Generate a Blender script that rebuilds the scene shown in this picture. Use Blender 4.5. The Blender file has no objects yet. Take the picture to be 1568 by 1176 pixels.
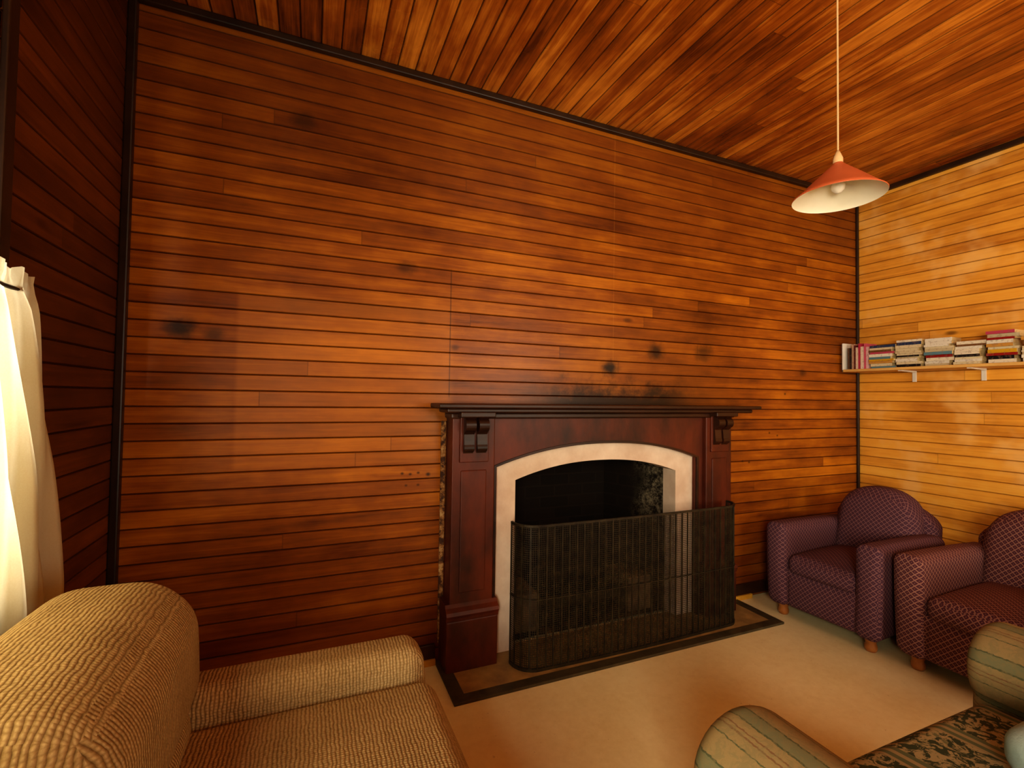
import bpy, bmesh, math, random
import numpy as np
from mathutils import Matrix, Vector
random.seed(4)
SC=bpy.context.scene
D,XL,XR,C=2.37,-0.73,3.99,2.99
YR=-2.3
P=0.0715

# ------------------------------------------------------------ node helpers
class NT:
    def __init__(s,name):
        s.m=bpy.data.materials.new(name); s.m.use_nodes=True
        s.t=s.m.node_tree; s.t.nodes.clear()
        s.out=s.t.nodes.new("ShaderNodeOutputMaterial")
        s.b=s.t.nodes.new("ShaderNodeBsdfPrincipled")
        s.t.links.new(s.b.outputs[0],s.out.inputs[0])
    def n(s,typ,ins=None,**kw):
        nd=s.t.nodes.new(typ)
        for k,v in kw.items(): setattr(nd,k,v)
        if ins:
            for k,v in ins.items(): s.set(nd.inputs[k],v)
        return nd
    def set(s,sock,v):
        if isinstance(v,bpy.types.NodeSocket): s.t.links.new(v,sock)
        else: sock.default_value=v
    def math(s,op,a,b=None,c=None,clamp=False):
        nd=s.t.nodes.new("ShaderNodeMath"); nd.operation=op; nd.use_clamp=clamp
        s.set(nd.inputs[0],a)
        if b is not None: s.set(nd.inputs[1],b)
        if c is not None: s.set(nd.inputs[2],c)
        return nd.outputs[0]
    def mix(s,f,a,b,mode='MIX'):
        nd=s.t.nodes.new("ShaderNodeMix"); nd.data_type='RGBA'; nd.blend_type=mode
        s.set(nd.inputs[0],f); s.set(nd.inputs[6],a); s.set(nd.inputs[7],b)
        return nd.outputs[2]
    def comb(s,x,y,z):
        nd=s.t.nodes.new("ShaderNodeCombineXYZ")
        s.set(nd.inputs[0],x);s.set(nd.inputs[1],y);s.set(nd.inputs[2],z)
        return nd.outputs[0]
    def noise(s,vec,scale=1,detail=3,rough=.5,dist=0):
        return s.n("ShaderNodeTexNoise",{"Vector":vec,"Scale":scale,"Detail":detail,"Roughness":rough,"Distortion":dist}).outputs[0]
    def ramp(s,f,stops):
        nd=s.t.nodes.new("ShaderNodeValToRGB"); s.set(nd.inputs[0],f)
        e=nd.color_ramp.elements
        while len(e)<len(stops): e.new(.5)
        for i,(p,c) in enumerate(stops):
            e[i].position=p; e[i].color=(c[0],c[1],c[2],1)
        return nd.outputs[0]
    def pos(s,obj=False):
        if obj: v=s.n("ShaderNodeTexCoord").outputs["Object"]
        else: v=s.n("ShaderNodeNewGeometry").outputs["Position"]
        sp=s.n("ShaderNodeSeparateXYZ",{0:v})
        return v,sp.outputs[0],sp.outputs[1],sp.outputs[2]
    def smooth(s,x,a,b):
        nd=s.t.nodes.new("ShaderNodeMapRange"); nd.interpolation_type='SMOOTHSTEP'
        s.set(nd.inputs[0],x); nd.inputs[1].default_value=a; nd.inputs[2].default_value=b
        return nd.outputs[0]
    def bump(s,h,strength=.3,dist=.01):
        b=s.n("ShaderNodeBump",{"Height":h,"Strength":strength,"Distance":dist})
        s.t.links.new(b.outputs[0],s.b.inputs["Normal"])
    def fin(s,col,rough=.5,spec=.5,coat=0):
        s.set(s.b.inputs["Base Color"],col); s.set(s.b.inputs["Roughness"],rough)
        s.b.inputs["Specular IOR Level"].default_value=spec
        s.b.inputs["Coat Weight"].default_value=coat
        s.b.inputs["Coat Roughness"].default_value=.25
        return s.m

def board_mat(name,stack,grain,pitch,dark,mid,light,stains=(),rough=.36,faded=None,L=4.6,soot_shade=False,spec=.3,gstr=.75,light_patch=None,amp=1.0):
    t=NT(name); v,x,y,z=t.pos(); ax={'x':x,'y':y,'z':z}
    s=t.math('DIVIDE',ax[stack],pitch); k=t.math('FLOOR',s); fr=t.math('FRACT',s)
    r1=t.n("ShaderNodeTexWhiteNoise",{"W":k},noise_dimensions='1D').outputs[0]
    g=ax[grain]; gl=t.math('DIVIDE',t.math('ADD',g,t.math('MULTIPLY',r1,L*2)),L)
    kk=t.math('FLOOR',gl); jf=t.math('FRACT',gl)
    r2=t.n("ShaderNodeTexWhiteNoise",{"Vector":t.comb(k,kk,3.1)},noise_dimensions='3D').outputs[0]
    off=t.math('MULTIPLY',r2,37.)
    gv=t.comb(t.math('ADD',t.math('MULTIPLY',g,1.6),off),t.math('MULTIPLY',ax[stack],34.),off)
    n1=t.noise(gv,1.0,5,.62,.6)
    gv2=t.comb(t.math('ADD',t.math('MULTIPLY',g,6.),off),t.math('MULTIPLY',ax[stack],160.),off)
    n2=t.noise(gv2,1.0,3,.6)
    big=t.noise(v,1.1,4,.6)
    blot=t.noise(t.comb(t.math('MULTIPLY',g,2.2),t.math('MULTIPLY',ax[stack],5.),off),1.,4,.65)
    f=t.math('ADD',t.math('MULTIPLY',n1,.34),t.math('MULTIPLY',n2,.12))
    f=t.math('ADD',f,t.math('MULTIPLY',r2,.12)); f=t.math('ADD',f,t.math('MULTIPLY',big,.46))
    f=t.math('ADD',f,t.math('MULTIPLY',t.math('SUBTRACT',blot,.5),.38))
    if amp!=1.0: f=t.math('ADD',.515,t.math('MULTIPLY',t.math('SUBTRACT',f,.515),amp))
    col=t.ramp(f,[(.30,dark),(.51,mid),(.74,light)])
    vo=t.n("ShaderNodeTexVoronoi",{"Vector":t.comb(t.math('MULTIPLY',g,1.5),t.math('MULTIPLY',ax[stack],3.4),0.),"Scale":1.0})
    kn=t.smooth(vo.outputs["Distance"],.075,.02)
    kn2=t.math('MULTIPLY',kn,t.math('GREATER_THAN',t.n("ShaderNodeSeparateColor",{0:vo.outputs["Color"]}).outputs[0],.45))
    col=t.mix(t.math('MULTIPLY',kn2,.7),col,(.05,.012,.002,1))
    if faded:
        x0,x1,z0,z1,am=faded
        a=t.math('MULTIPLY',t.smooth(x,x0-.012,x0+.012),t.smooth(x,x1+.03,x1-.03))
        b=t.math('MULTIPLY',t.smooth(z,z0-.015,z0+.015),t.smooth(z,z1+.02,z1-.02))
        col=t.mix(t.math('MULTIPLY',t.math('MULTIPLY',a,b),am),col,(.80,.30,.035,1))
    wob=t.noise(v,9,4,.7)
    if soot_shade:  # soot above the mantel, plus shade painted low and high on the wall
        zz=t.math('ADD',z,t.math('MULTIPLY',t.math('SUBTRACT',wob,.5),.30))
        a=t.math('MULTIPLY',t.smooth(x,.9,1.6),t.smooth(x,2.9,2.1))
        b=t.smooth(zz,2.0,1.38)
        col=t.mix(t.math('MULTIPLY',t.math('MULTIPLY',a,b),.42),col,(.17,.050,.005,1))
        a=t.math('MULTIPLY',t.smooth(x,.95,1.40),t.smooth(x,2.5,2.0))
        b=t.smooth(zz,1.50,1.34)
        col=t.mix(t.math('MULTIPLY',a,b),col,(.024,.008,.002,1))
        low_shade=t.math('MULTIPLY',t.smooth(t.math('ADD',z,t.math('MULTIPLY',wob,.3)),1.0,.15),.6)  # towards the floor: partly shade, mixed into the wood colour
        col=t.mix(low_shade,col,(.11,.017,.003,1))
        top_shade=t.math('MULTIPLY',t.smooth(t.math('ADD',z,t.math('MULTIPLY',wob,.5)),2.3,3.1),.5)  # light falloff towards the ceiling, painted as darker wood
        col=t.mix(top_shade,col,(.13,.030,.003,1))
        j=t.math('MULTIPLY',t.smooth(t.math('ABSOLUTE',t.math('SUBTRACT',x,.652)),.0045,.0015),t.math('MULTIPLY',t.smooth(z,1.33,1.36),t.smooth(z,2.02,1.98)))
        col=t.mix(t.math('MULTIPLY',j,.6),col,(.03,.008,.002,1))
        j=t.math('MULTIPLY',t.smooth(t.math('ABSOLUTE',t.math('SUBTRACT',x,1.665)),.004,.001),t.smooth(z,1.5,1.55))
        col=t.mix(t.math('MULTIPLY',j,.14),col,(.70,.32,.06,1))
    for (cx,cz,r,am) in stains:
        dx=t.math('SUBTRACT',x,cx); dz=t.math('SUBTRACT',z,cz)
        d=t.math('SQRT',t.math('ADD',t.math('MULTIPLY',dx,dx),t.math('MULTIPLY',t.math('MULTIPLY',dz,dz),1.6)))
        if r>.03: d=t.math('ADD',d,t.math('MULTIPLY',t.math('SUBTRACT',wob,.5),r*1.1))
        m=t.smooth(d,r,r*.15)
        col=t.mix(t.math('MULTIPLY',m,am),col,(.015,.005,.001,1))
    if light_patch:  # soft patches of window light painted into the boards
        n3=t.noise(v,3.2,3,.6)
        col=t.mix(t.math('MULTIPLY',t.smooth(n3,.5,.7),light_patch),col,(.86,.52,.18,1))
    e=t.math('MINIMUM',fr,t.math('SUBTRACT',1.,fr))
    gr=t.smooth(e,.065,.015)
    je=t.math('MINIMUM',jf,t.math('SUBTRACT',1.,jf)); gj=t.math('MULTIPLY',t.smooth(je,.0006,.0002),.6)
    gg=t.math('MAXIMUM',gr,gj)
    col=t.mix(t.math('MULTIPLY',gg,gstr),col,(.035,.009,.002,1))
    t.bump(t.math('ADD',t.math('MULTIPLY',n2,.5),n1),.12,.004)
    rg=t.math('ADD',rough,t.math('MULTIPLY',t.math('SUBTRACT',big,.5),.25))
    return t.fin(col,rg,spec)

def simple(name,c1,c2=None,scale=8,rough=.5,bump=.0,bs=60,metal=0,spec=.4,stretch=(1,1,1)):
    t=NT(name); v,x,y,z=t.pos(True)
    c2=c2 or tuple(a*.7 for a in c1)
    vv=t.comb(t.math('MULTIPLY',x,stretch[0]),t.math('MULTIPLY',y,stretch[1]),t.math('MULTIPLY',z,stretch[2]))
    n=t.noise(vv,scale,5,.6)
    col=t.ramp(n,[(.32,c2),(.68,c1)])
    if bump: t.bump(t.noise(vv,bs,3,.6),bump,.006)
    t.b.inputs["Metallic"].default_value=metal
    return t.fin(col,rough,spec)

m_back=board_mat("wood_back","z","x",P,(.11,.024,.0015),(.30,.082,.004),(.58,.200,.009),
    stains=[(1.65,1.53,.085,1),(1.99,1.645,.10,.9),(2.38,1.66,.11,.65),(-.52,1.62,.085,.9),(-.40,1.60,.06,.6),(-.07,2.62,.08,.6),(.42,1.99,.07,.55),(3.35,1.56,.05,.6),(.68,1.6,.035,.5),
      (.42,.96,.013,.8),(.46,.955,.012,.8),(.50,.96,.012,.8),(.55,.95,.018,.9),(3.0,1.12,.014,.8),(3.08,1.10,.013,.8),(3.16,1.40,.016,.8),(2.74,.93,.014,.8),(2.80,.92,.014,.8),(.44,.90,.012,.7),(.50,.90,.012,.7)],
    faded=(-.31,.66,1.01,1.80,.22),soot_shade=True,rough=.38,amp=1.25,spec=.35)
m_left=board_mat("wood_left_shaded","z","y",P,(.045,.012,.001),(.11,.030,.003),(.22,.064,.007),rough=.45,spec=.2)  # darker copy of the boards: shade of the backlit wall in the colour
m_right=board_mat("wood_right_lit","z","y",P,(.42,.14,.012),(.76,.35,.045),(.88,.50,.09),rough=.45,gstr=.5,light_patch=.55)  # brighter copy of the boards: daylight on this wall painted in
m_ceil=board_mat("wood_ceiling","x","y",.088,(.085,.018,.002),(.31,.078,.006),(.72,.28,.032),rough=.28,L=3.9,spec=.55,amp=1.45)
m_trim=simple("trim_dark",(.040,.016,.006),(.016,.007,.003),6,.4)
m_mahog=simple("mahogany",(.135,.022,.005),(.028,.006,.002),7,.45,.15,30,stretch=(.7,1,.35))
m_mdark=simple("mantel_dark",(.050,.014,.004),(.016,.006,.002),8,.40,.1,40,stretch=(.3,1,1))
m_plaster=simple("surround_plaster",(.80,.66,.52),(.62,.46,.34),5,.7,.25,40)
m_rawwood=simple("raw_wood",(.80,.45,.05),(.55,.25,.02),9,.6)
m_iron=simple("iron_black",(.050,.036,.016),(.018,.012,.006),20,.5,.1,80,metal=.3)
m_hearth=simple("hearth_inner",(.42,.26,.09),(.22,.13,.045),10,.5,.15,50)
m_hborder=simple("hearth_border",(.085,.062,.028),(.04,.030,.013),14,.5,.1)

def floor_mat():
    t=NT("lino_floor"); v,x,y,z=t.pos()
    n=t.noise(v,2.2,5,.6); n2=t.noise(v,26,4,.7)
    f=t.math('ADD',t.math('MULTIPLY',n,.6),t.math('MULTIPLY',n2,.4))
    col=t.ramp(f,[(.3,(.74,.60,.30)),(.55,(.85,.73,.42)),(.75,(.90,.80,.50))])
    sp=t.smooth(t.noise(v,60,2,.5),.70,.76)
    col=t.mix(t.math('MULTIPLY',sp,.35),col,(.34,.20,.08,1))
    t.bump(n2,.08,.004)
    return t.fin(col,.42,.35)
m_floor=floor_mat()

def soot_mat():
    t=NT("sooty_brick"); v,x,y,z=t.pos()
    br=t.n("ShaderNodeTexBrick",{"Vector":t.comb(t.math('ADD',x,y),z,0.),"Scale":1.0,"Brick Width":.22,"Row Height":.075,"Mortar Size":.006,"Color1":(.012,.007,.004,1),"Color2":(.008,.005,.003,1),"Mortar":(.013,.008,.005,1)})
    ed=t.math('ADD',y,t.math('MULTIPLY',t.math('SUBTRACT',t.noise(v,6,4,.7),.5),.35))
    a=t.math('MULTIPLY',t.smooth(x,1.93,1.99),t.smooth(t.noise(v,24,6,.85),.42,.72))
    a=t.math('MULTIPLY',a,t.math('MULTIPLY',t.smooth(z,.35,.7),t.smooth(ed,2.68,2.52)))
    col=t.mix(t.math('MULTIPLY',a,.7),br.outputs[0],(.40,.33,.21,1))
    b=t.math('MULTIPLY',t.smooth(t.noise(v,8,5,.7),.50,.7),t.smooth(z,.42,.1))
    col=t.mix(t.math('MULTIPLY',b,.55),col,(.28,.16,.07,1))
    t.bump(br.outputs[1],.3,-.01)
    return t.fin(col,.85,.15)
m_soot=soot_mat()

def uvsep(t):
    uv=t.n("ShaderNodeTexCoord").outputs["UV"]; sp=t.n("ShaderNodeSeparateXYZ",{0:uv}); return uv,sp.outputs[0],sp.outputs[1]
def diamond_mat(name,b1,b2,ln):
    t=NT(name); uv,u,v=uvsep(t)
    q=.028
    a=t.math('FRACT',t.math('DIVIDE',t.math('ADD',u,v),q)); b=t.math('FRACT',t.math('DIVIDE',t.math('SUBTRACT',u,v),q))
    da=t.math('ABSOLUTE',t.math('SUBTRACT',a,.5)); db=t.math('ABSOLUTE',t.math('SUBTRACT',b,.5))
    mx=t.math('MAXIMUM',da,db); line=t.smooth(mx,.36,.44)
    dot=t.smooth(mx,.13,.06)
    n=t.noise(uv,260,2,.6)
    base=t.mix(n,b1,b2)
    col=t.mix(t.math('MULTIPLY',line,.75),base,ln)
    col=t.mix(t.math('MULTIPLY',dot,.5),col,ln)
    t.bump(t.math('ADD',line,n),.35,.003)
    return t.fin(col,.9,.12)
m_purple=diamond_mat("purple_diamond_weave",(.036,.015,.026,1),(.098,.040,.064,1),(.26,.125,.120,1))
m_maroon=diamond_mat("maroon_diamond_weave",(.045,.014,.021,1),(.120,.040,.054,1),(.38,.19,.14,1))
def rib_mat(name,axis):
    t=NT(name); uv,u,v=uvsep(t); w=u if axis=='u' else v; o=v if axis=='u' else u
    q=.0095
    n0=t.noise(uv,30,2,.5)
    ph=t.math('ADD',t.math('DIVIDE',w,q),t.math('MULTIPLY',n0,1.2))
    s=t.math('ABSOLUTE',t.math('SINE',t.math('MULTIPLY',ph,math.pi)))
    s2=t.math('ABSOLUTE',t.math('SINE',t.math('MULTIPLY',t.math('ADD',t.math('DIVIDE',o,.007),t.math('FLOOR',ph)),math.pi)))
    h=t.math('MULTIPLY',s,t.math('ADD',.6,t.math('MULTIPLY',s2,.4)))
    n=t.noise(uv,120,3,.75); nb=t.noise(uv,7,3,.6)
    f=t.math('ADD',t.math('MULTIPLY',h,.30),t.math('MULTIPLY',n,.50)); f=t.math('ADD',f,t.math('MULTIPLY',nb,.2))
    col=t.ramp(f,[(.25,(.16,.100,.038)),(.48,(.36,.25,.11)),(.72,(.58,.44,.23))])
    t.bump(h,.55,.005)
    return t.fin(col,.9,.1)
m_ribu=rib_mat("beige_rib_u",'u'); m_ribv=rib_mat("beige_rib_v",'v')
def stripe_mat(name,axis):
    t=NT(name); uv,u,v=uvsep(t); w=u if axis=='u' else v
    w=t.math('ADD',w,t.math('MULTIPLY',t.math('SUBTRACT',t.noise(uv,90,2,.5),.5),.008))
    f=t.math('FRACT',t.math('DIVIDE',w,.145))
    nd=t.t.nodes.new("ShaderNodeValToRGB"); t.set(nd.inputs[0],f); nd.color_ramp.interpolation='CONSTANT'
    G=(.085,.090,.042,1);B=(.26,.185,.082,1);Rr=(.18,.10,.045,1);T=(.165,.155,.08,1)
    e=nd.color_ramp.elements
    st=[(0,B),(.16,G),(.19,T),(.40,G),(.43,B),(.56,Rr),(.585,B),(.64,Rr),(.665,B),(.80,G),(.82,B)]
    while len(e)<len(st): e.new(.5)
    for i,(p,c) in enumerate(st): e[i].position=p; e[i].color=c
    n=t.noise(uv,45,4,.7,1.5)
    col=t.mix(t.math('MULTIPLY',t.smooth(n,.47,.56),.55),nd.outputs[0],(.20,.16,.075,1))
    t.bump(n,.3,.002)
    return t.fin(col,.8,.12)
m_stru=stripe_mat("stripe_fabric_u",'u')
def floral_mat():
    t=NT("floral_fabric"); uv,u,v=uvsep(t)
    n=t.noise(uv,26,4,.65,1.6)
    leaf=t.smooth(n,.49,.53); n2=t.noise(uv,44,3,.6,2.)
    col=t.mix(leaf,(.050,.065,.035,1),(.38,.31,.16,1))
    col=t.mix(t.math('MULTIPLY',t.smooth(n2,.56,.6),leaf),col,(.18,.18,.09,1))
    band=t.math('FRACT',t.math('DIVIDE',u,.24)); bb=t.math('MULTIPLY',t.smooth(band,.70,.71),t.smooth(band,.95,.94))
    col=t.mix(bb,col,t.mix(t.smooth(t.math('FRACT',t.math('DIVIDE',u,.03)),.5,.55),(.13,.15,.08,1),(.34,.27,.14,1)))
    t.bump(t.noise(uv,150,2,.6),.25,.002)
    return t.fin(col,.8,.15)
m_floral=floral_mat()
m_blue=simple("blue_cushion_cloth",(.36,.46,.42),(.26,.36,.32),12,.85,.3,120)
m_white=simple("white_paint",(.75,.72,.65),(.65,.6,.52),8,.5)
m_shelf=simple("shelf_wood",(.75,.46,.14),(.55,.30,.08),5,.5,stretch=(3,.6,3))
m_cord=simple("cord",(.75,.50,.25),(.6,.38,.18),8,.6)
m_footw=simple("foot_wood",(.45,.17,.04),(.25,.08,.02),8,.35)
m_shade_out=simple("shade_orange",(.56,.13,.045),(.46,.10,.032),6,.45)
m_shade_in=simple("shade_cream",(.84,.80,.66),(.78,.72,.56),6,.45)
m_bulb=simple("bulb_glass",(.9,.87,.8),(.85,.8,.7),6,.15)
def curtain_mat():
    t=NT("sheer_curtain"); v,x,y,z=t.pos()
    t.t.nodes.remove(t.b)
    n=t.noise(v,300,2,.5)
    c=t.mix(n,(.82,.72,.48,1),(.90,.83,.62,1))
    d=t.n("ShaderNodeBsdfDiffuse",{"Color":c}); tr=t.n("ShaderNodeBsdfTranslucent",{"Color":c})
    m=t.n("ShaderNodeMixShader",{0:.5,1:d.outputs[0],2:tr.outputs[0]})
    t.t.links.new(m.outputs[0],t.out.inputs[0]); return t.m
m_curt=curtain_mat()
def bookmat():
    t=NT("book_covers"); a=t.n("ShaderNodeVertexColor",layer_name="Col")
    v,x,y,z=t.pos(); n=t.noise(v,70,2,.5)
    col=t.mix(t.math('MULTIPLY',t.smooth(n,.55,.62),.35),a.outputs[0],(.25,.15,.1,1))
    return t.fin(col,.45,.4)
m_book=bookmat()

# ------------------------------------------------------------ mesh helpers
def finish(bm,name,mat,parent=None,smooth=False,uv=False,loc=None):
    bmesh.ops.recalc_face_normals(bm,faces=bm.faces)
    if uv:
        l=bm.loops.layers.uv.new("UVMap")
        for f in bm.faces:
            n=f.normal; a=[abs(n.x),abs(n.y),abs(n.z)]; i=a.index(max(a))
            for lp in f.loops:
                c=lp.vert.co
                lp[l].uv=(c.y,c.z) if i==0 else ((c.x,c.z) if i==1 else (c.x,c.y))
    me=bpy.data.meshes.new(name); bm.to_mesh(me); bm.free()
    for m in (mat if isinstance(mat,(list,tuple)) else [mat]): me.materials.append(m)
    if smooth:
        for p in me.polygons: p.use_smooth=True
    ob=bpy.data.objects.new(name,me); SC.collection.objects.link(ob)
    if parent: ob.parent=parent
    if loc: ob.location=loc
    return ob
def empty(name,loc=(0,0,0),rz=0):
    e=bpy.data.objects.new(name,None); SC.collection.objects.link(e); e.location=loc; e.rotation_euler=(0,0,math.radians(rz)); e.empty_display_size=.1
    return e
def addbox(bm,x0,x1,y0,y1,z0,z1,bev=0,seg=2,mi=0):
    r=bmesh.ops.create_cube(bm,size=1)
    vs=r['verts']
    for v in vs: v.co=Vector(((x0+x1)/2+v.co.x*(x1-x0),(y0+y1)/2+v.co.y*(y1-y0),(z0+z1)/2+v.co.z*(z1-z0)))
    if bev:
        es=list({e for v in vs for e in v.link_edges})
        bmesh.ops.bevel(bm,geom=es,offset=bev,segments=seg,profile=.5,affect='EDGES')
def box(name,x0,x1,y0,y1,z0,z1,mat,parent=None,bev=.004,uv=False):
    bm=bmesh.new(); addbox(bm,x0,x1,y0,y1,z0,z1,bev); return finish(bm,name,mat,parent,uv=uv)
def rbox(name,x0,x1,y0,y1,z0,z1,r,mat,parent,puff=(0,0,0),deform=None,rr=None):
    rx,ry,rz=rr if rr else (r,r,r)
    bm=bmesh.new()
    h=Vector(((x1-x0)/2,(y1-y0)/2,(z1-z0)/2)); c=Vector(((x0+x1)/2,(y0+y1)/2,(z0+z1)/2))
    rx=min(rx,h.x*.999);ry=min(ry,h.y*.999);rz=min(rz,h.z*.999)
    def samples(hh,rad):
        k=7; a=[]
        for i in range(k+1): a.append(-hh+rad*(i/k))
        m=max(2,int((2*hh-2*rad)/.03))
        for i in range(1,m): a.append(-hh+rad+(2*hh-2*rad)*i/m)
        for i in range(k+1): a.append(hh-rad+rad*(i/k))
        out=[]
        for q in a:
            if not out or q-out[-1]>1e-5: out.append(q)
        return out
    S=[samples(h.x,rx),samples(h.y,ry),samples(h.z,rz)]
    cache={}
    def vert(p):
        key=tuple(round(q,5) for q in p)
        if key in cache: return cache[key]
        rad=(rx,ry,rz); inner=[];d=[]
        for i in range(3):
            lim=h[i]-rad[i]; q=max(-lim,min(lim,p[i])); inner.append(q); d.append((p[i]-q)/rad[i])
        m=max(abs(e) for e in d); L=math.sqrt(sum(e*e for e in d))
        if L>1e-9:
            d2=[math.tan(e*math.pi/4)/math.tan(m*math.pi/4)*m if m>0 else 0 for e in d]
            L2=math.sqrt(sum(e*e for e in d2)); d2=[e/L2*m for e in d2]
        else: d2=d
        co=[inner[i]+d2[i]*rad[i] for i in range(3)]
        u=[p[i]/h[i] for i in range(3)]
        for i in range(3):
            j,k2=(i+1)%3,(i+2)%3
            co[i]+=puff[i]*u[i]*(1-u[j]**2)*(1-u[k2]**2)
        co=Vector(co)+c
        if deform: co=Vector(deform(co))
        v=bm.verts.new(co); cache[key]=v; return v
    for i in range(3):
        j,k2=(i+1)%3,(i+2)%3
        for sg in (-1,1):
            for a in range(len(S[j])-1):
                for b in range(len(S[k2])-1):
                    q=[]
                    for (aa,bb) in ((a,b),(a+1,b),(a+1,b+1),(a,b+1)):
                        p=[0,0,0]; p[i]=sg*h[i]; p[j]=S[j][aa]; p[k2]=S[k2][bb]; q.append(vert(p))
                    if len(set(q))==4:
                        try: bm.faces.new(q)
                        except ValueError: pass
    return finish(bm,name,mat,parent,smooth=True,uv=True)
def extrude_profile(name,pts,axis,a0,a1,mat,parent=None,uv=False,smooth=False):
    bm=bmesh.new()
    def mk(p,a): return {'x':(a,p[0],p[1]),'y':(p[0],a,p[1]),'z':(p[0],p[1],a)}[axis]
    A=[bm.verts.new(mk(p,a0)) for p in pts]; B=[bm.verts.new(mk(p,a1)) for p in pts]
    bm.faces.new(A); bm.faces.new(B[::-1])
    for i in range(len(pts)):
        j=(i+1)%len(pts); bm.faces.new([A[i],A[j],B[j],B[i]])
    return finish(bm,name,mat,parent,uv=uv)
def lathe(name,prof,center,mat,parent=None,n=48,smooth=True):
    bm=bmesh.new(); rings=[]
    for (r,z) in prof:
        rings.append([bm.verts.new((center[0]+r*math.cos(2*math.pi*i/n),center[1]+r*math.sin(2*math.pi*i/n),center[2]+z)) for i in range(n)])
    for a,b in zip(rings,rings[1:]):
        for i in range(n): bm.faces.new([a[i],a[(i+1)%n],b[(i+1)%n],b[i]])
    return finish(bm,name,mat,parent,smooth=smooth)

# ------------------------------------------------------------ board walls
def boards(name,mat,rects,place,pitch,top):
    bm=bmesh.new(); g=.0045; dp=.006
    for (u0,u1,k0,k1) in rects:
        for k in range(k0,k1):
            z0=k*pitch; z1=min((k+1)*pitch,top)
            if z1-z0<.01: continue
            pr=[(z0,dp),(z0+g,0),(z1-g,0),(z1,dp)]
            A=[bm.verts.new(place(u0,a,b)) for a,b in pr]; B=[bm.verts.new(place(u1,a,b)) for a,b in pr]
            for i in range(3): bm.faces.new([A[i],A[i+1],B[i+1],B[i]])
        z0=k0*pitch; z1=min(k1*pitch,top)
        q=[place(u,v,d) for d in (.008,.10) for u,v in ((u0,z0),(u1,z0),(u1,z1),(u0,z1))]
        V=[bm.verts.new(p) for p in q]
        for f in ((0,1,2,3),(4,5,6,7),(0,1,5,4),(1,2,6,5),(2,3,7,6),(3,0,4,7)): bm.faces.new([V[i] for i in f])
    me=bpy.data.meshes.new(name); bm.normal_update(); bm.to_mesh(me); bm.free(); me.materials.append(mat)
    ob=bpy.data.objects.new(name,me); SC.collection.objects.link(ob); return ob
NK=42
WA=1.545
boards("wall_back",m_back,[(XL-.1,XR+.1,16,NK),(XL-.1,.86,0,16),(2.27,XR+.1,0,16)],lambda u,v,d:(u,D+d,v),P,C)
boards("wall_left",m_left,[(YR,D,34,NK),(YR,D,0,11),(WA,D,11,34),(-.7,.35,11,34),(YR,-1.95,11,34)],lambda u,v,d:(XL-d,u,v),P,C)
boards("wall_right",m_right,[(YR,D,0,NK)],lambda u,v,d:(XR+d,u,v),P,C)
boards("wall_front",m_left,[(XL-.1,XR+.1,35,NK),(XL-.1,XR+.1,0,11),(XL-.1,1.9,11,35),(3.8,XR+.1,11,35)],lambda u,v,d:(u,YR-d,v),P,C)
nb=int((XR-XL+.2)/.088)+2; k0=math.floor((XL-.1)/.088)
boards("ceiling",m_ceil,[(YR-.1,D+.1,k0,k0+nb)],lambda u,v,d:(v,u,C+d),.088,99)
box("floor",XL-.1,XR+.1,YR-.1,D+.1,-.1,0,m_floor,bev=0)

def trim_bar(name,x0,x1,y0,y1,z0,z1,mat=m_trim,bev=.006): return box(name,x0,x1,y0,y1,z0,z1,mat,bev=bev)
trim_bar("trim_1",XL,XR,D-.03,D,C-.035,C)
trim_bar("trim_2",XR-.03,XR,YR,D-.03,C-.035,C)
trim_bar("trim_3",XL,XL+.03,YR,D-.03,C-.035,C)
trim_bar("trim_4",XL,XL+.032,D-.032,D,0,C-.035)
trim_bar("trim_5",XR-.02,XR,D-.02,D,0,C-.035)
box("baseboard_back",XL+.03,.60,D-.018,D,.022,.10,m_mdark)
box("baseboard_right",XR-.018,XR,YR,D-.02,0,.10,m_mdark)
box("baseboard_left",XL,XL+.018,YR,D-.03,0,.10,m_mdark)
box("baseboard_back.001",2.55,XR-.02,D-.018,D,.022,.10,m_mdark)
box("trim_6",.42,.60,D-.03,D,0,.03,m_rawwood,bev=.002)
box("trim_7",2.55,2.80,D-.03,D,0,.03,m_rawwood,bev=.002)

def window(name,kind,a0,a1,z0,z1,plane,inward):
    e=empty(name)
    bm=bmesh.new()
    def bb(u0,u1,zz0,zz1,d0,d1):
        lo,hi=sorted((plane+inward*d0,plane+inward*d1))
        if kind=='x': addbox(bm,lo,hi,u0,u1,zz0,zz1,.004)
        else: addbox(bm,u0,u1,lo,hi,zz0,zz1,.004)
    w=.045
    bb(a0-w,a0,z0-w,z1+w,0,.016); bb(a1,a1+w,z0-w,z1+w,0,.016)
    bb(a0,a1,z1,z1+w,0,.016); bb(a0-w,a1+w,z0-.04,z0,0,.016)
    for u in (a0,a1-.04): bb(u,u+.04,z0,z1,-.09,-.04)
    for zz in (z0,(z0+z1)/2-.02,z1-.04): bb(a0,a1,zz,zz+.04,-.09,-.04)
    bb((a0+a1)/2-.012,(a0+a1)/2+.012,z0,z1,-.08,-.05)
    finish(bm,"frame",m_trim,e)
    return e
window("window_1",'x',.35,WA,11*P,34*P,XL,1)
window("window_2",'x',-1.95,-.7,11*P,34*P,XL,1)
window("window_3",'y',1.9,3.8,11*P,35*P,YR,1)

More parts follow.
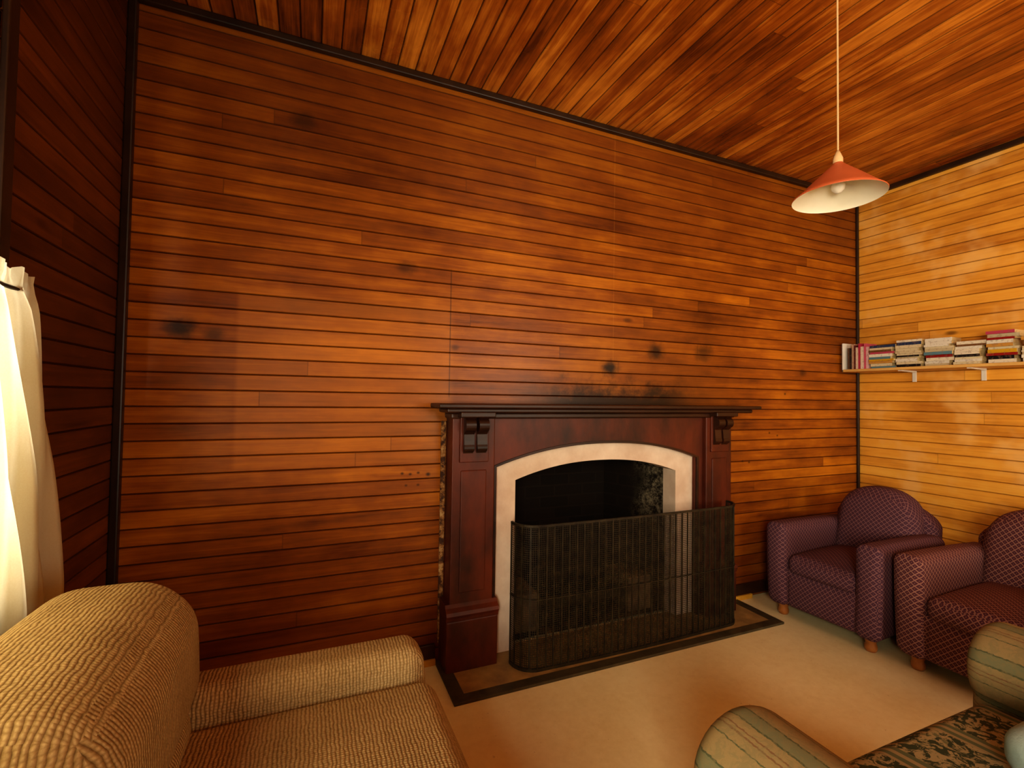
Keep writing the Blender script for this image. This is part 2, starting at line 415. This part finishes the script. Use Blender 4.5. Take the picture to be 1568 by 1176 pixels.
# ------------------------------------------------------------ curtain
def curtain():
    e=empty("sheer_curtain")
    bm=bmesh.new(); NU,NV=150,46; g=[]; xc=XL+.056
    for j in range(NV+1):
        row=[]; w=j/NV; z=1.645-w*1.09
        far=1.60+.20*min(1,max(0,(w-.03))/.75)**.8
        near=.28
        hd=math.exp(-((w-.045)/.022)**2)
        for i in range(NU+1):
            u=i/NU; y=near+(far-near)*u
            amp=.012+.012*min(1,w*2.2)
            ph=u*2*math.pi*17
            x=xc+amp*(math.sin(ph+1.5*math.sin(w*3+u*9))+.35*math.sin(ph*2.3+2*w))*(1-.65*hd)
            if w<.04: x+=.008*math.sin(ph*2.7)
            row.append(bm.verts.new((x,y,z+.006*math.sin(ph*1.7)*(1 if j==0 else 0))))
        g.append(row)
    for j in range(NV):
        for i in range(NU): bm.faces.new([g[j][i],g[j][i+1],g[j+1][i+1],g[j+1][i]])
    finish(bm,"cloth",m_curt,e,smooth=True)
    bm=bmesh.new()
    bmesh.ops.create_cone(bm,cap_ends=True,segments=16,radius1=.005,radius2=.005,depth=1.30,matrix=Matrix.Translation((xc,.90,1.595))@Matrix.Rotation(math.pi/2,4,'X'))
    finish(bm,"rod",m_iron,e,smooth=True)
curtain()

# ------------------------------------------------------------ fireplace
def stripm():
    t=NT("scribed_strip"); v,x,y,z=t.pos()
    n=t.noise(v,22,5,.75); col=t.ramp(n,[(.45,(.05,.015,.004)),(.52,(.30,.13,.03)),(.62,(.55,.36,.16))])
    return t.fin(col,.7)
m_strip=stripm()
m_hob=simple("hob_brick",(.30,.19,.09),(.06,.035,.02),9,.8,.3,40)
def fireplace():
    e=empty("fireplace")
    box("mantel_shelf",.555,2.685,2.175,D,1.290,1.312,m_mdark,e,.006)
    box("mantel_moulding",.60,2.64,2.205,D,1.266,1.290,m_mdark,e,.008)
    box("mantel_moulding_low",.63,2.52,2.24,D,1.236,1.266,m_mdark,e,.008)
    for i,(a,b) in enumerate(((.64,.865),(2.285,2.50))):
        box("pilaster_%d"%i,a,b,2.25,D,0,1.25,m_mahog,e,.006)
        box("pilaster_panel_%d"%i,a+.045,b-.045,2.243,2.26,.38,.98,m_mahog,e,.006)
        box("plinth_%d"%i,a-.02,b+.02,2.225,D,0,.255,m_mahog,e,.006)
        extrude_profile("plinth_cap_%d"%i,[(2.225,.255),(2.222,.27),(2.215,.285),(2.222,.30),(2.24,.315),(2.25,.33),(D,.33),(D,.255)],'x',a-.022,b+.022,m_mahog,e)
        c=(a+b)/2
        prof=[(2.25,1.266),(2.19,1.266),(2.188,1.245)]
        for k in range(9):
            th=math.radians(100+k*20); prof.append((2.212+.024*math.cos(th),1.205+.030*math.sin(th)))
        prof+=[(2.226,1.16),(2.222,1.13)]
        for k in range(6):
            th=math.radians(140+k*28); prof.append((2.232+.015*math.cos(th),1.095+.022*math.sin(th)))
        prof+=[(2.245,1.05),(2.25,1.035)]
        extrude_profile("corbel_%d"%i,prof,'x',c-.06,c-.008,m_mdark,e)
        extrude_profile("corbel_b_%d"%i,prof,'x',c+.008,c+.06,m_mdark,e)
        box("corbel_back_%d"%i,c-.075,c+.075,2.238,2.26,1.02,1.25,m_mahog,e,.004)
        box("corbel_cap_%d"%i,c-.09,c+.09,2.18,2.26,1.245,1.272,m_mdark,e,.005)
    N=28
    def arc(x0,x1,sh,cr,t): 
        return x0+(x1-x0)*t, sh+(cr-sh)*(1-abs(2*t-1)**2.2)
    def path(x0,x1,sh,cr):
        return [(x0,0),(x0,sh*.5)]+[arc(x0,x1,sh,cr,k/N) for k in range(N+1)]+[(x1,sh*.5),(x1,0)]
    outer=path(.885,2.235,.985,1.092); inner=path(1.01,2.10,.905,.992)
    def ring(name,A,B,y0,y1,mat):
        bm=bmesh.new()
        va=[[bm.verts.new((p[0],y,p[1])) for p in A] for y in (y0,y1)]
        vb=[[bm.verts.new((p[0],y,p[1])) for p in B] for y in (y0,y1)]
        n=len(A)
        for i in range(n-1):
            bm.faces.new([va[0][i],va[0][i+1],vb[0][i+1],vb[0][i]])
            bm.faces.new([va[1][i],va[1][i+1],vb[1][i+1],vb[1][i]])
            bm.faces.new([va[0][i],va[0][i+1],va[1][i+1],va[1][i]])
            bm.faces.new([vb[0][i],vb[0][i+1],vb[1][i+1],vb[1][i]])
        for q in (0,n-1): bm.faces.new([va[0][q],vb[0][q],vb[1][q],va[1][q]])
        return finish(bm,name,mat,e)
    ring("white_surround",outer,inner,2.315,2.47,m_plaster)
    O=[(.83,0),(.83,.5)]+[(.83+(2.32-.83)*k/N,1.25) for k in range(N+1)]+[(2.32,.5),(2.32,0)]
    ring("header_panel",O,outer,2.28,2.345,m_mahog)
    o2=path(.872,2.248,.993,1.106)
    ring("arch_bead",o2,outer,2.272,2.285,m_mdark)
    bm=bmesh.new()
    pl=[(1.0,2.40),(1.16,2.86),(1.94,2.86),(2.11,2.40)]
    lo=[bm.verts.new((x,y,.012)) for x,y in pl]; hi=[bm.verts.new((x,y,1.06)) for x,y in pl]
    for i in range(3): bm.faces.new([lo[i],lo[i+1],hi[i+1],hi[i]])
    bm.faces.new(lo); bm.faces.new(hi)
    finish(bm,"firebox",m_soot,e)
    box("hob_brick_l",1.06,1.24,2.46,2.72,.0,.22,m_hob,e,.01)
    box("hob_brick_r",1.86,2.04,2.46,2.72,.0,.22,m_hob,e,.01)
    for k in range(11):
        x=1.27+k*.055; box("grate_bar_%d"%k,x,x+.014,2.50,2.74,.13,.15,m_iron,e,.002)
    box("grate_front",1.25,1.86,2.49,2.505,.10,.17,m_iron,e,.003)
    box("grate_leg_l",1.27,1.29,2.49,2.51,0,.13,m_iron,e,.002); box("grate_leg_r",1.82,1.84,2.49,2.51,0,.13,m_iron,e,.002)
    box("side_strip_l",.612,.636,D-.012,D,.10,1.22,m_strip,e,.002)
    box("side_strip_r",2.506,2.525,D-.012,D,.10,1.22,m_strip,e,.002)
fireplace()
h=empty("hearth")
box("hearth_slab",.66,2.60,2.055,D-.001,0,.012,m_hearth,h,.002)
box("border_front",.60,2.66,2.0,2.055,0,.014,m_hborder,h,.002)
box("border_left",.60,.66,2.055,2.36,0,.014,m_hborder,h,.002)
box("border_right",2.60,2.66,2.055,2.36,0,.014,m_hborder,h,.002)

def screen():
    e=empty("fire_screen")
    pts=[]
    x0,x1,yf,yb,r=.945,2.41,2.085,2.205,.11
    pts.append((x0,yb))
    for k in range(9):
        th=math.pi+k*math.pi/16; pts.append((x0+r+r*math.cos(th),yf+r+r*math.sin(th)))
    m=60
    for k in range(1,m): pts.append((x0+r+(x1-x0-2*r)*k/m,yf-.012*math.sin(math.pi*k/m)))
    for k in range(9):
        th=1.5*math.pi+k*math.pi/16; pts.append((x1-r+r*math.cos(th),yf+r+r*math.sin(th)))
    pts.append((x1,yb))
    P2=[Vector(p) for p in pts]; cum=[0]
    for a,b in zip(P2,P2[1:]): cum.append(cum[-1]+(b-a).length)
    L=cum[-1]
    def at(s):
        s=max(0,min(L-1e-6,s))
        for i in range(len(cum)-1):
            if cum[i+1]>=s:
                t=(s-cum[i])/max(1e-9,cum[i+1]-cum[i]); p=P2[i].lerp(P2[i+1],t); d=(P2[i+1]-P2[i]).normalized(); return p,d
    def vstrip(bm,s,w,t,z0,z1):
        p,d=at(s); n=Vector((-d.y,d.x)); V=[]
        for z in (z0,z1):
            for a,b in ((-1,-1),(1,-1),(1,1),(-1,1)):
                q=p+d*(a*w/2)+n*(b*t/2); V.append(bm.verts.new((q.x,q.y,z)))
        for f in ((0,1,5,4),(1,2,6,5),(2,3,7,6),(3,0,4,7),(0,1,2,3),(4,5,6,7)): bm.faces.new([V[i] for i in f])
    def hstrip(bm,z,w,t,off=0):
        pr=[]
        for i,p in enumerate(P2):
            a=P2[max(0,i-1)]; b=P2[min(len(P2)-1,i+1)]; d=(b-a).normalized(); n=Vector((-d.y,d.x))
            pr.append([bm.verts.new((p.x+n.x*(q[0]*t/2+off),p.y+n.y*(q[0]*t/2+off),z+q[1]*w/2)) for q in ((-1,-1),(1,-1),(1,1),(-1,1))])
        for a,b in zip(pr,pr[1:]):
            for i in range(4): bm.faces.new([a[i],a[(i+1)%4],b[(i+1)%4],b[i]])
    H=.715
    bm=bmesh.new()
    n=int(L/.0095)
    for i in range(n+1): vstrip(bm,i*L/n,.0028,.0014,.02,H-.005)
    z=.03
    while z<H-.01: hstrip(bm,z,.0024,.0012,.001); z+=.0105
    finish(bm,"mesh_wire",m_iron,e)
    bm=bmesh.new()
    n=int(L/.042)
    for i in range(n+1): vstrip(bm,i*L/n,.0065,.006,.0135,H)
    for zz,w in ((.02,.014),(H,.012),(H*.5,.005)): hstrip(bm,zz,w,.010)
    finish(bm,"frame_rods",m_iron,e)
screen()

# ------------------------------------------------------------ club armchairs
def club_chair(name,loc,rz,W=.62,DP=.74,M=None):
    e=empty(name,loc,rz); h=W/2; aw=.13
    yf,yb=-DP/2,DP/2
    rbox("base",-h+.03,h-.03,yf+.02,yb-.05,.075,.30,.03,M,e)
    def adef(sg):
        def f(c):
            t=(c.z-.07)/.5
            c=c.copy(); c.x+=sg*.012*math.sin(max(0,min(1,t))*math.pi/2*1.2); 
            yy=(c.y-yf)/DP; c.z-= .03*max(0,yy-.1)*max(0,min(1,(c.z-.3)/.2)) ; return c
        return f
    rbox("arm_l",-h,-h+aw,yf,yb-.08,.07,.575,.05,M,e,(.006,.012,.006),rr=(.045,.030,.045),deform=adef(-1))
    rbox("arm_r",h-aw,h,yf,yb-.08,.07,.575,.05,M,e,(.006,.012,.006),rr=(.045,.030,.045),deform=adef(1))
    rbox("front_apron",-h+aw-.01,h-aw+.01,yf+.015,yf+.12,.075,.285,.03,M,e,(0,.012,0))
    rbox("seat_cushion",-h+aw-.008,h-aw+.008,yf+.01,yb-.2,.275,.395,.045,M,e,(.0,.012,.03))
    def bdef(c):
        c=c.copy(); t=(c.z-.25)/.52
        if c.z>.45: c.z-= .13*abs(c.x/(h-.07))**2.8*(c.z-.45)/.32
        c.y+= .10*t; c.x*=1-.03*t
        return c
    rbox("back",-h+.085,h-.085,yb-.30,yb-.10,.24,.785,.07,M,e,(.01,.03,.01),deform=bdef,rr=(.07,.07,.08))
    def odef(c):
        c=c.copy(); t=(c.z-.07)/.66
        if c.z>.4: c.z-= .15*abs(c.x/h)**2.4*(c.z-.4)/.32
        c.y+=.05*t; return c
    rbox("outer_back",-h+.03,h-.03,yb-.16,yb-.03,.07,.73,.05,M,e,(0,.01,0),deform=odef)
    for i,(x,y) in enumerate(((-h+.07,yf+.07),(h-.07,yf+.07),(-h+.07,yb-.12),(h-.07,yb-.12))):
        lathe("foot_%d"%i,[(0,0),(.024,0),(.030,.012),(.030,.03),(.024,.045),(.03,.06),(.034,.09),(0,.09)],(x,y,0),m_footw,e,20)
    return e
club_chair("club_armchair",(3.15,1.885,0),-86,.63,.82,m_purple)
club_chair("club_armchair.001",(3.23,1.165,0),-89,.66,.86,m_maroon)

# ------------------------------------------------------------ beige sofa
def sofa():
    e=empty("ribbed_sofa")
    y0,y1=.12,1.585
    rbox("base",-.55,.30,y0+.03,y1-.03,.06,.30,.03,m_ribv,e)
    rbox("arm_far",-.50,.335,y1-.155,y1,.05,.578,.06,m_ribu,e,(.02,.008,.002),rr=(.05,.05,.055))
    rbox("arm_near",-.50,.335,y0,y0+.155,.05,.578,.06,m_ribu,e,(.02,.008,.002),rr=(.05,.05,.055))
    ym=(y0+y1)/2
    rbox("seat_cushion_1",-.36,.365,ym+.003,y1-.15,.28,.50,.05,m_ribu,e,(.01,.008,.025),rr=(.06,.04,.06))
    rbox("seat_cushion_2",-.36,.365,y0+.15,ym-.003,.28,.50,.05,m_ribu,e,(.01,.008,.025),rr=(.06,.04,.06))
    def bd(c):
        c=c.copy(); t=(c.z-.4); c.x-=.05*t; return c
    for i,(a,b) in enumerate(((ym+.003,y1-.045),(y0+.045,ym-.003))):
        rbox("back_pillow_%d"%(i+1),-.605,-.245,a,b,.49,.865,.16,m_ribu,e,(.012,.02,.02),rr=(.13,.09,.13),deform=bd)
        rbox("back_lower_%d"%(i+1),-.52,-.265,a+.02,b-.02,.35,.60,.08,m_ribu,e,(.02,.01,.0),rr=(.09,.07,.09),deform=bd)
    rbox("back_frame",-.62,-.50,y0+.02,y1-.02,.05,.70,.045,m_ribv,e)
    for i,(x,y) in enumerate(((-.5,y0+.08),(.24,y0+.08),(-.5,y1-.08),(.24,y1-.08))):
        lathe("foot_%d"%i,[(0,0),(.025,0),(.03,.03),(.032,.07),(0,.07)],(x,y,0),m_footw,e,20)
sofa()

# ------------------------------------------------------------ floral armchair
def floral():
    e=empty("floral_armchair",(0,0,0))
    xa,xb=.765,2.16; yf,yb=.82,-.10
    rbox("base",xa+.05,xb-.05,yb,yf-.03,.06,.30,.03,m_floral,e)
    for nm,a in (("arm_l",xa),("arm_r",xb-.29)):
        pts=[]
        cx=a+.145; r=.125; cz=.66-r
        for k in range(28):
            th=math.radians(-50+k*280/27); pts.append((cx+r*1.12*math.cos(th),cz+r*math.sin(th)))
        pts+=[(cx-.095,.40),(cx-.095,.06),(cx+.095,.06),(cx+.095,.40)]
        bm=bmesh.new(); n=len(pts); S=26; rows=[]
        for s in range(S+1):
            if s<8:
                th=s/8*math.pi/2; ins=.05*(1-math.sin(th)); y=yf-.05*(1-math.cos(th))
            else:
                ins=0; y=yf-.05-(yf-.05-yb)*(s-8)/(S-8)
            row=[]
            for p in pts:
                dx=p[0]-cx; dz=p[1]-cz
                row.append(bm.verts.new((cx+dx*(1-ins/.13),y,cz+dz*(1-ins/.13) if dz>0 else cz+dz*(1-ins/.5))))
            rows.append(row)
        for A,B in zip(rows,rows[1:]):
            for i in range(n): bm.faces.new([A[i],A[(i+1)%n],B[(i+1)%n],B[i]])
        bm.faces.new(rows[0]); bm.faces.new(rows[-1])
        bmesh.ops.recalc_face_normals(bm,faces=bm.faces)
        per=[0]
        for i in range(n): per.append(per[-1]+math.dist(pts[i],pts[(i+1)%n]))
        l=bm.loops.layers.uv.new("UVMap"); idx={}
        for s,row in enumerate(rows):
            for i,v in enumerate(row): idx[v]=(s,i)
        for f in bm.faces:
            ii=[idx[lp.vert][1] for lp in f.loops]
            for lp in f.loops:
                s,i=idx[lp.vert]
                if len(f.verts)>4: lp[l].uv=(lp.vert.co.x,lp.vert.co.z)
                else:
                    pu=per[i] if not (i==0 and max(ii)==n-1) else per[n]
                    lp[l].uv=(pu,lp.vert.co.y)
        me=bpy.data.meshes.new(nm); bm.to_mesh(me); bm.free(); me.materials.append(m_stru)
        for p in me.polygons: p.use_smooth=len(p.vertices)==4
        ob=bpy.data.objects.new(nm,me); SC.collection.objects.link(ob); ob.parent=e
    rbox("seat_cushion",xa+.23,xb-.23,.08,yf-.02,.29,.445,.05,m_floral,e,(.0,.01,.02))
    rbox("back",xa+.10,xb-.10,yb-.12,.12,.10,.92,.08,m_stru,e,(0,.03,.01),rr=(.1,.1,.1),deform=lambda c:Vector((c.x,c.y-.12*max(0,c.z-.4),c.z)))
    rbox("blue_cushion",1.50,1.86,.22,.60,.462,.60,.05,m_blue,e,(.0,.0,.02),rr=(.08,.08,.06))
    for i,(x,y) in enumerate(((xa+.12,yf-.10),(xb-.12,yf-.10),(xa+.12,yb+.08),(xb-.12,yb+.08))):
        lathe("foot_%d"%i,[(0,0),(.025,0),(.03,.03),(.032,.07),(0,.07)],(x,y,0),m_footw,e,20)
floral()

# ------------------------------------------------------------ pendant lamp
def pendant():
    c=(1.800,1.134,2.115); e=empty("pendant_lamp",c)
    k=.82
    sc=lambda pr:[(a*k,b*.9) for a,b in pr]
    lathe("shade_outer",sc([(.183,0),(.184,.004),(.16,.022),(.10,.075),(.045,.122),(.022,.142),(.018,.150)]),(0,0,0),m_shade_out,e,64)
    lathe("shade_inner",sc([(.183,0),(.181,.003),(.156,.019),(.097,.071),(.042,.118),(.0,.13)]),(0,0,0),m_shade_in,e,64)
    lathe("cap",sc([(.020,.145),(.020,.165),(.012,.185),(.005,.20),(0,.2)]),(0,0,0),m_cord,e,24)
    lathe("holder",sc([(0,.128),(.02,.128),(.02,.09),(.015,.085),(0,.085)]),(0,0,0),m_white,e,24)
    lathe("bulb",sc([(0,.02),(.012,.022),(.024,.033),(.029,.048),(.024,.064),(.014,.078),(.012,.09)]),(0,0,0),m_bulb,e,24)
    lathe("cord",[(.0032,.17),(.0032,C-c[2]-.02)],(0,0,0),m_cord,e,10)
    lathe("ceiling_rose",[(.05,C-c[2]-.001),(.05,C-c[2]-.012),(.03,C-c[2]-.03),(0,C-c[2]-.03)],(0,0,0),m_white,e,32)
pendant()

# ------------------------------------------------------------ book shelf
def shelf():
    e=empty("wall_shelf")
    xs=3.765
    box("board",xs,XR-.001,1.05,D-.022,1.578,1.597,m_shelf,e,.003)
    box("end_panel",xs,XR-.001,D-.034,D-.022,1.578,1.80,m_white,e,.003)
    for i,y in enumerate((1.98,1.60,1.22)):
        extrude_profile("bracket_%d"%i,[(XR-.001,1.578),(xs+.04,1.578),(xs+.04,1.572),(XR-.012,1.566),(XR-.012,1.50),(XR-.001,1.50)],'y',y-.011,y+.011,m_white,e)
shelf()
def books():
    bm=bmesh.new(); cl=bm.loops.layers.color.new("Col")
    pal=[(.80,.74,.60),(.72,.66,.52),(.85,.80,.70),(.55,.08,.05),(.05,.05,.06),(.15,.22,.35),(.75,.55,.25),(.35,.5,.55),(.7,.25,.35),(.45,.30,.15),(.85,.82,.75),(.12,.2,.12),(.78,.6,.1),(.8,.77,.7)]
    paper=(.80,.70,.50)
    def book(x0,x1,y0,y1,z0,z1,col,spine,rot=0):
        n0=len(bm.verts); addbox(bm,x0,x1,y0,y1,z0,z1,0)
        bm.verts.ensure_lookup_table(); vs=bm.verts[n0:]
        if rot:
            c=Vector(((x0+x1)/2,(y0+y1)/2,0)); Rm=Matrix.Rotation(rot,3,'Z')
            for v in vs: v.co=c+Rm@(v.co-c)
        for f in {f for v in vs for f in v.link_faces}:
            f.normal_update(); n=f.normal
            isp=(abs(n.x)<.5) and (abs(n.z)<.5 if spine=='h' else abs(n.y)<.5)
            for lp in f.loops: lp[cl]=(*(paper if isp else col),1)
    zb=1.598; y=D-.05; X0=3.785
    for i,cc in enumerate([(.35,.25,.18),(.15,.10,.07),(.75,.6,.5),(.35,.12,.1),(.82,.75,.65),(.70,.18,.30),(.85,.78,.7),(.8,.35,.45),(.85,.7,.7)]):
        w=random.uniform(.010,.020); hh=random.uniform(.16,.20)
        book(X0+random.uniform(0,.015),X0+.14,y-w,y,zb,zb+hh,cc,'v'); y-=w+.001
    y-=.003
    si=0
    while y>1.22:
        w=random.uniform(.150,.185); z=zb; tone=si%4; hm=random.uniform(.135,.185)
        while z<zb+hm:
            th=random.uniform(.010,.022)
            if tone in(1,2,3) and random.random()<.72: cc=random.choice([pal[0],pal[1],pal[2],pal[10]])
            else: cc=random.choice(pal)
            dw=random.uniform(0,.03)
            book(X0+random.uniform(-.014,.014),X0+.125,y-w+dw,y-random.uniform(0,.012),z,z+th,cc,'h',random.uniform(-.05,.05)); z+=th+.0006
        y-=w+.001; si+=1
    finish(bm,"shelf_books",m_book)
books()

# ------------------------------------------------------------ lights
def area(name,loc,direction,sx,sy,power,col):
    l=bpy.data.lights.new(name,'AREA'); l.shape='RECTANGLE'; l.size=sx; l.size_y=sy; l.energy=power; l.color=col
    o=bpy.data.objects.new(name,l); SC.collection.objects.link(o); o.location=loc
    o.rotation_euler=Vector(direction).to_track_quat('-Z','Y').to_euler(); return o
area("daylight_window_1",(XL-.35,.95,1.25),(1,0,-.1),1.2,.9,44,(1,.93,.76))
area("daylight_window_2",(XL-.20,-1.3,1.5),(1,.20,-.02),1.2,1.3,200,(1,.90,.70))
area("daylight_window_3",(2.85,YR-.22,1.5),(.1,1,.25),1.8,1.4,75,(1,.90,.70))
w=bpy.data.worlds.new("World"); SC.world=w; w.use_nodes=True
nt=w.node_tree; bg=nt.nodes["Background"]
sky=nt.nodes.new("ShaderNodeTexSky"); sky.sky_type='HOSEK_WILKIE'; sky.sun_direction=(-.5,-.4,.6); sky.turbidity=4
nt.links.new(sky.outputs[0],bg.inputs[0]); bg.inputs[1].default_value=.25

# ------------------------------------------------------------ camera
yaw,pitch,roll=map(math.radians,(22.98,1.54,.87))
f=Vector((math.sin(yaw)*math.cos(pitch),math.cos(yaw)*math.cos(pitch),math.sin(pitch)))
r=Vector((math.cos(yaw),-math.sin(yaw),0)); u=r.cross(f)
c_,s_=math.cos(roll),math.sin(roll)
R_=c_*r+s_*u; U_=-s_*r+c_*u
M=Matrix(((R_.x,U_.x,-f.x,0),(R_.y,U_.y,-f.y,0),(R_.z,U_.z,-f.z,1.35),(0,0,0,1)))
cam=bpy.data.cameras.new("camera"); co=bpy.data.objects.new("camera",cam); SC.collection.objects.link(co)
co.matrix_world=M; cam.sensor_width=36; cam.lens=720/1568*36; cam.clip_start=.05
SC.camera=co
try:
    SC.view_settings.view_transform='Standard'
    SC.view_settings.look='Medium High Contrast'
except Exception: pass
